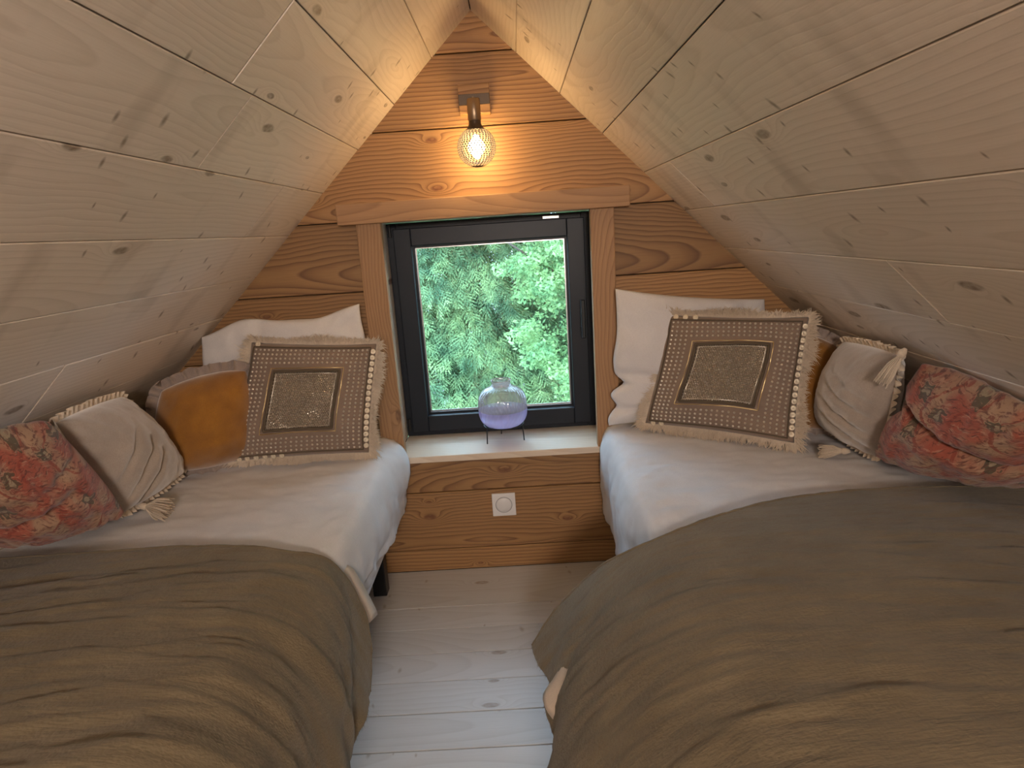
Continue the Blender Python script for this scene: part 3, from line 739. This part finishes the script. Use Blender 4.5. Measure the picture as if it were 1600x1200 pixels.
# white pillows
def pil_disp(u, v):
    d = -.016*math.exp(-((v+.30+.10*u)/.055)**2)*min(1, max(0, (-u-.15)*2.2))
    d += -.013*math.exp(-((v+.70-.05*u)/.05)**2)*min(1, max(0, (-u-.2)*2.2))
    return d
class PilR(Cush):
    def base(s, u, v):
        p = Cush.base(s, u, v)
        if u < 0:
            k = (-u)**4
            p = p+V((1, 0, 0))*k*(.030*math.exp(-((v+.36)/.09)**2)+.012*math.exp(-((v+.70)/.07)**2)-.014*math.exp(-((v+.52)/.10)**2)-.012*math.exp(-((v+.9)/.12)**2)-.012*math.exp(-((v)/.25)**2))
        return p
pr_ = PilR([(.385, 2.120, .560), (.975, 2.130, .560), (.915, 2.150, .960), (.412, 2.110, 1.030)], .115, pinch=.05, seed=4, wr=.006, disp=pil_disp, n=60)
tag(pr_.build('white_pillow', PILLOW), 'creased white pillow standing against the gable wall right of the window', 'pillow')
class PilL(Cush):
    def base(s, u, v):
        p = Cush.base(s, u, v); k = max(0, v)**3
        return p+V((0, 0, .034))*k*math.exp(-((u+.45)/.36)**2)-V((0, 0, .014))*k*math.exp(-((u-.5)/.25)**2)+V((.018, 0, 0))*max(0, u)**4*math.exp(-((v-.45)/.3)**2)
pl_ = PilL([(-1.03, 2.120, .560), (-.462, 2.120, .560), (-.437, 2.135, 1.032), (-.985, 2.140, .950)], .115, pinch=.02, seed=2, wr=.007, n=50,
           disp=lambda u, v: -.016*math.exp(-((u+.05+.2*v)/.10)**2)*max(0, v))
tag(pl_.build('white_pillow', PILLOW), 'white pillow leaning on the gable wall left of the window', 'pillow')
# mustard velvet cushions with ruffle
def ruffle_cushion(corners, label, seed, T=.22):
    c = Cush(corners, T, pinch=.0, seed=seed, wr=.005, n=40, pw=.6, rnd=.13)
    t = thing('velvet_cushion', label, 'cushion', center(c), 'mustard velvet cushions')
    keep(c.build('cover', VELVET_Y), t); r = ruffle(c, .030, 30, seed=seed).obj('ruffle', RUFFLE, None, True); keep(r, t)
    return t
ruffle_cushion([(-1.085, 1.880, .555), (-.800, 2.010, .555), (-.790, 2.045, .870), (-1.050, 1.930, .835)], 'mustard velvet cushion with ruffled edge between grey and sequin cushions', 5)
ruffle_cushion([(.870, 2.02, .560), (1.130, 1.900, .560), (1.075, 1.950, .840), (.87, 2.05, .90)], 'mustard velvet cushion half hidden behind the right sequin cushion', 6, .16)
# grey cushions with tassels
def tassel(pos, d, L=.07, seed=0, r=.020):
    rnd = random.Random(seed); mb = MB(); p = V(pos); d = V(d).normalized()
    a = d.orthogonal().normalized(); b = d.cross(a)
    mb.tube([p-d*.006, p+d*.004, p+d*.012, p+d*.018], [.004, .009, .0095, .006], 10)
    for _ in range(150):
        an = rnd.random()*6.283; rr = r*math.sqrt(rnd.random()); o = (a*math.cos(an)+b*math.sin(an)); ln = L*rnd.uniform(.75, 1.05)
        s0 = p+d*.014+o*.006*rnd.random(); s1 = p+d*(.016+ln*.45)+o*rr*.85; s2 = p+d*(.014+ln)+o*rr*1.1+V((0, 0, -.004))
        mb.tube([s0, s1, s2], [.0011, .0012, .0009], 4, False)
    return mb
def grey_cushion(corners, label, disp, tas, seed, T=.17, trim=True):
    c = Cush(corners, T, pinch=.03, seed=seed, wr=.005, n=64, pw=.5, disp=disp, rnd=.07)
    t = thing('tassel_cushion', label, 'cushion', center(c), 'grey tassel cushions')
    keep(c.build('cover', VELVET_G), t)
    k = ruffle(c, .016, 60, seed=seed).obj('edge_trim', FRINGE, None, True); keep(k, t)
    for i, (p, d, L, r) in enumerate(tas):
        keep(tassel(p, d, L, seed+i, r).obj('tassel', FRINGE, None, True), t)
    return t
def gd(u, v):
    d = 0
    for a, b, w_, m_ in ((-.25, .75, .05, .018), (.05, .55, .05, .018), (.40, .35, .05, .012)):
        d -= m_*math.exp(-((v*.8-u*.75-a)/w_)**2)*max(0, 1-((u+v*.3+.45)/.75)**2)
    return d
grey_cushion([(-.985, 1.560, .568), (-.985, 1.900, .560), (-1.030, 1.735, .865), (-.985, 1.390, .885)],
             'greige velvet cushion with tassels between the floral and mustard cushions, left bed', gd,
             [((-.965, 1.610, .575), (.75, .1, -.22),  .060, .034), ((-1.0, 1.36, .878), (.35, -.1, -.9), .07, .014)], 3)
def gdr(u, v):
    d = 0
    for a, w_, m_ in ((.15, .045, .014), (-.15, .045, .016), (-.42, .04, .010), (.4, .04, .008)):
        d -= m_*math.exp(-((v*.9+u*.35-a)/w_)**2)*max(0, 1-((u-.3)/.75)**2)
    return d
grey_cushion([(1.040, 2.000, .565), (1.040, 1.640, .565), (1.000, 1.500, .895), (1.035, 1.860, .868)],
             'greige velvet cushion with tassels between the mustard and floral cushions, right bed', gdr,
             [((1.005, 1.735, .563), (-1, .25, .02), .060, .018), ((.985, 1.475, .905), (-.40, .25, -.85), .075, .016)], 9)
# floral cushions
def fdL(u, v):
    d = -.030*math.exp(-((v+.12-.35*u)/.10)**2)*min(1, max(0, .8-u))
    d -= .016*math.exp(-((v-.25-.2*u)/.07)**2)*max(0, u+.3)
    return d+.006*fbm(u*3, v*4, 8)
cf = Cush([(-1.150, 1.330, .600), (-.930, 1.520, .590), (-.930, 1.320, .915), (-1.010, 1.120, .900)], .17, pinch=.02, seed=8, wr=.008, disp=fdL, n=70, pw=.5, rnd=.09)
tag(cf.build('floral_cushion', FLORAL), 'creased coral floral print cushion at the near end of the left bed', 'cushion')
class FlR(Cush):
    def base(s, u, v):
        p = Cush.base(s, u, v)
        k = max(0, -u)**3
        return p+V((0, -.045, 0))*k*math.exp(-((v-.15)/.16)**2)
def fdR(u, v): return -.045*math.exp(-((v-.12+.30*u)/.09)**2)+.006*fbm(u*3, v*4, 8)
cf = FlR([(.985, 1.600, .590), (1.225, 1.350, .590), (1.070, 1.140, .830), (1.020, 1.470, .890)], .17, pinch=.02, seed=12, wr=.008, disp=fdR, n=70, pw=.5, rnd=.09)
tag(cf.build('floral_cushion', FLORAL), 'creased coral floral print cushion at the near end of the right bed', 'cushion')
# ------------------------------------------------------------------ outside
gr = NT('lawn'); gt = gr.n('ShaderNodeTexCoord').outputs['Object']
GM = gr.fin(gr.mix(gr.mapr(gr.noise(gt, 1.2, 4), .4, .6), (.16, .15, .14), (.06, .09, .04)), .95)
structure(MB().add([(-30, 2.8, -2.7), (30, 2.8, -2.7), (30, 60, -2.7), (-30, 60, -2.7)], [(0, 1, 2, 3)]).obj('ground', GM))
def big_mesh(name, verts, tris, mat, parent):
    me = bpy.data.meshes.new(name); nv = len(verts); nt = len(tris)
    me.vertices.add(nv); me.vertices.foreach_set('co', verts.astype(np.float32).ravel())
    me.loops.add(nt*3); me.loops.foreach_set('vertex_index', tris.astype(np.int32).ravel())
    me.polygons.add(nt); me.polygons.foreach_set('loop_start', np.arange(0, nt*3, 3, dtype=np.int32))
    try: me.polygons.foreach_set('loop_total', np.full(nt, 3, dtype=np.int32))
    except Exception: pass
    me.materials.append(mat); me.update(calc_edges=True); me.validate()
    o = bpy.data.objects.new(name, me); C.objects.link(o); o['kind'] = 'stuff'; keep(o, parent); return o
rng = np.random.default_rng(5)
def branchlet(seed):
    r = np.random.default_rng(seed); vs = []; ts = []
    def tri(a, b, c): n = len(vs); vs.extend([a, b, c]); ts.append((n, n+1, n+2))
    def twig(o, d, L, n):
        d = d/np.linalg.norm(d); sd = np.cross(d, [0, 0, 1]); sd /= np.linalg.norm(sd)+1e-9; upv = np.cross(sd, d)
        for k in range(n):
            f = (k+.5)/n; p = o+d*L*f
            for sg in (-1, 1):
                q = sd*sg*(1-.4*f)+d*.9+upv*r.uniform(-.3, .4); q /= np.linalg.norm(q)
                ln = .024*(1-.3*f)*r.uniform(.8, 1.2); wv = d*.013
                tri(p-wv, p+wv, p+q*ln)
        tri(o-sd*.004, o+sd*.004, o+d*(L+.02)); tri(o+d*L*.6-sd*.006, o+d*L*.6+sd*.006, o+d*(L+.022))
    X = np.array([1., 0, 0])
    for k in range(4):
        f = .12+.8*k/4; o = np.array([.26*f, 0, -.10*f*f])
        for sg in (-1, 1):
            twig(o, np.array([.75, sg*(.8-.3*f), -.35+r.uniform(-.2, .2)]), .13*(1.05-.55*f)*r.uniform(.8, 1.2), 3)
    twig(np.array([0., 0, 0]), np.array([1, 0, -.3]), .26, 6)
    return np.array(vs), np.array(ts)
temps = [branchlet(i) for i in range(4)]
def scatter(frames, scales):
    allv = []; allt = []; off = 0
    pick = rng.integers(0, 4, len(frames))
    for k in range(4):
        sel = np.where(pick == k)[0]
        if not len(sel): continue
        tv, tt = temps[k]; R = np.array([frames[i][1] for i in sel]); P = np.array([frames[i][0] for i in sel]); S = np.array([scales[i] for i in sel])
        v = np.einsum('nij,vj->nvi', R, tv)*S[:, None, None]+P[:, None, :]
        t = tt[None]+(np.arange(len(sel))*len(tv))[:, None, None]+off
        allv.append(v.reshape(-1, 3)); allt.append(t.reshape(-1, 3)); off += len(sel)*len(tv)
    return np.concatenate(allv), np.concatenate(allt)
def spruce(loc, zmin, zmax, Rm, label, az, nper=9, nspray=15000, step=.19, ss=1.0):
    tx, ty, tz = loc; t = thing('spruce_tree', label, 'tree', loc)
    frames = []; scales = []; tw = MB()
    z = zmin
    def rad(a, z):
        h = max(0, 1-(z+1.6)/8.0); ph = math.sin(a*5+.7)*.35+math.sin(a*11)*.2
        f = ((z+ph)/.62) % 1.0
        return Rm*h*(.80+.20*(1-f)**.8*(.75+.25*math.sin(a*17+3*math.floor((z+ph)/.62))))
    while z < zmax:
        for k in range(nper):
            a = rng.uniform(*az); L = rad(a, z)*1.0; z0 = z+.25
            dirh = np.array([math.cos(a), math.sin(a), 0])
            pts = [np.array([tx, ty, z0])+dirh*L*q+np.array([0, 0, -.38*q]) for q in np.linspace(0, 1, 6)]
            tw.tube([V(p) for p in pts], [.012*(1-.8*i/5) for i in range(6)], 4, False)
        z += step
    for _ in range(nspray):
        a = rng.uniform(*az); z = zmin+(zmax-zmin)*rng.random() if rng.random() < .3 else rng.uniform(-1.1, 2.2)
        dirh = np.array([math.cos(a), math.sin(a), 0]); side = np.cross([0, 0, 1], dirh)
        R = rad(a, z)-.60*rng.random()**2.0; p = np.array([tx, ty, z])+dirh*R
        d = dirh*rng.uniform(.25, .8)+side*rng.normal()*.45+np.array([0, 0, -rng.uniform(.15, .95)]); d /= np.linalg.norm(d)
        y = np.cross([0, 0, 1], d)+rng.normal(size=3)*.3; y -= d*y.dot(d); y /= np.linalg.norm(y); zz = np.cross(d, y)
        frames.append((p, np.stack([d, y, zz], 1))); scales.append(rng.uniform(.50, .90)*ss)
    vv, tt = scatter(frames, scales); big_mesh('needles', vv, tt, SPRUCE, t)
    b = tw.obj('branches', TWIGM); b['kind'] = 'stuff'; keep(b, t)
    keep(MB().tube([(tx, ty, tz), (tx+.02, ty, 1), (tx, ty, zmax+.6)], [.17, .12, .03], 12).obj('trunk', BARK, None, True), t)
    return len(tt)
fr_az = (math.pi*1.18, math.pi*1.82)
n1 = spruce((-.75, 8.3, -2.7), -2.3, 4.6, 2.9, 'spruce tree with drooping blue green boughs outside the window', fr_az, 4, 21000, .45)
n2 = spruce((2.6, 10.8, -2.7), -2.4, 4.0, 3.3, 'darker spruce tree standing farther back on the right', fr_az, 3, 4000, .6, 2.1)
n3 = spruce((-4.6, 10.6, -2.7), -2.4, 4.0, 3.3, 'spruce tree standing farther back on the left', fr_az, 3, 4000, .6, 2.1)
def leafy(loc, blobs, n, label):
    t = thing('leafy_tree', label, 'tree', loc); vs = []; 
    m = n*3; x = rng.uniform(-.35, 2.9, m); z = rng.uniform(-1.1, 3.3, m)
    lump = .16*np.sin(x*7+1.3*np.sin(z*5))+.14*np.sin(z*8+x*3)+.10*np.sin(x*19+z*11)+.08*np.sin(z*23-x*9)
    edge = (x-.02-.5*np.clip(.35-z, 0, 2))+.12*np.sin(z*9)+.08*np.sin(z*21+1)
    ok = (rng.random(m) < np.clip(edge*6, 0, 1))*(rng.random(m) < np.clip(.55+lump*2.2, .06, 1)); sel = np.where(ok > 0)[0][:n]; n = len(sel); x = x[sel]; z = z[sel]; lump = lump[sel]
    p = np.stack([x, 5.75-lump*.9+rng.random(n)**1.5*.55+.12*(z-.8)**2*.3, z], 1)
    d = rng.normal(size=(n, 3))*.45; d[:, 1] -= .6; d[:, 2] += .25+lump
    nn = d*.6+rng.normal(size=(n, 3))*.6+np.array([0, 0, .4]); nn /= np.linalg.norm(nn, axis=1)[:, None]
    a = np.cross(nn, rng.normal(size=(n, 3))); a /= np.linalg.norm(a, axis=1)[:, None]; b = np.cross(nn, a); s = rng.uniform(.011, .021, n)[:, None]
    q = np.stack([p-a*s*1.5, p-b*s*.8-a*s*.2, p+a*s*1.5-nn*s*.4, p+b*s*.8-a*s*.2], 1).reshape(-1, 3)
    k = np.arange(n)[:, None]*4; tr = np.concatenate([k+np.array([[0, 1, 2]]), k+np.array([[0, 2, 3]])])
    big_mesh('leaves', q, tr, LEAF, t)
    tb = MB(); tb.tube([V(loc), V((loc[0]-.1, loc[1], 0)), V((loc[0], loc[1]-.2, 2.2))], [.08, .06, .02], 8)
    for bl in blobs[::4]: tb.tube([V((loc[0]-.05, loc[1]-.05, bl[2]*.5-.4)), V(bl[:3])], [.025, .008], 5, False)
    keep(tb.obj('trunk', BARK), t)
bl = []
for i in range(95):
    x = rng.uniform(-.05, 2.6); z = rng.uniform(-.1, 3.2)
    if z < .25 and x < .35: continue
    bl.append((x, rng.uniform(5.3, 6.0)+.2*abs(z-.8), z, rng.uniform(.16, .30)))
leafy((1.4, 6.6, -2.7), bl, 90000, 'bright green small leaved tree filling the right of the window view')
print('tris', n1, n2, n3)
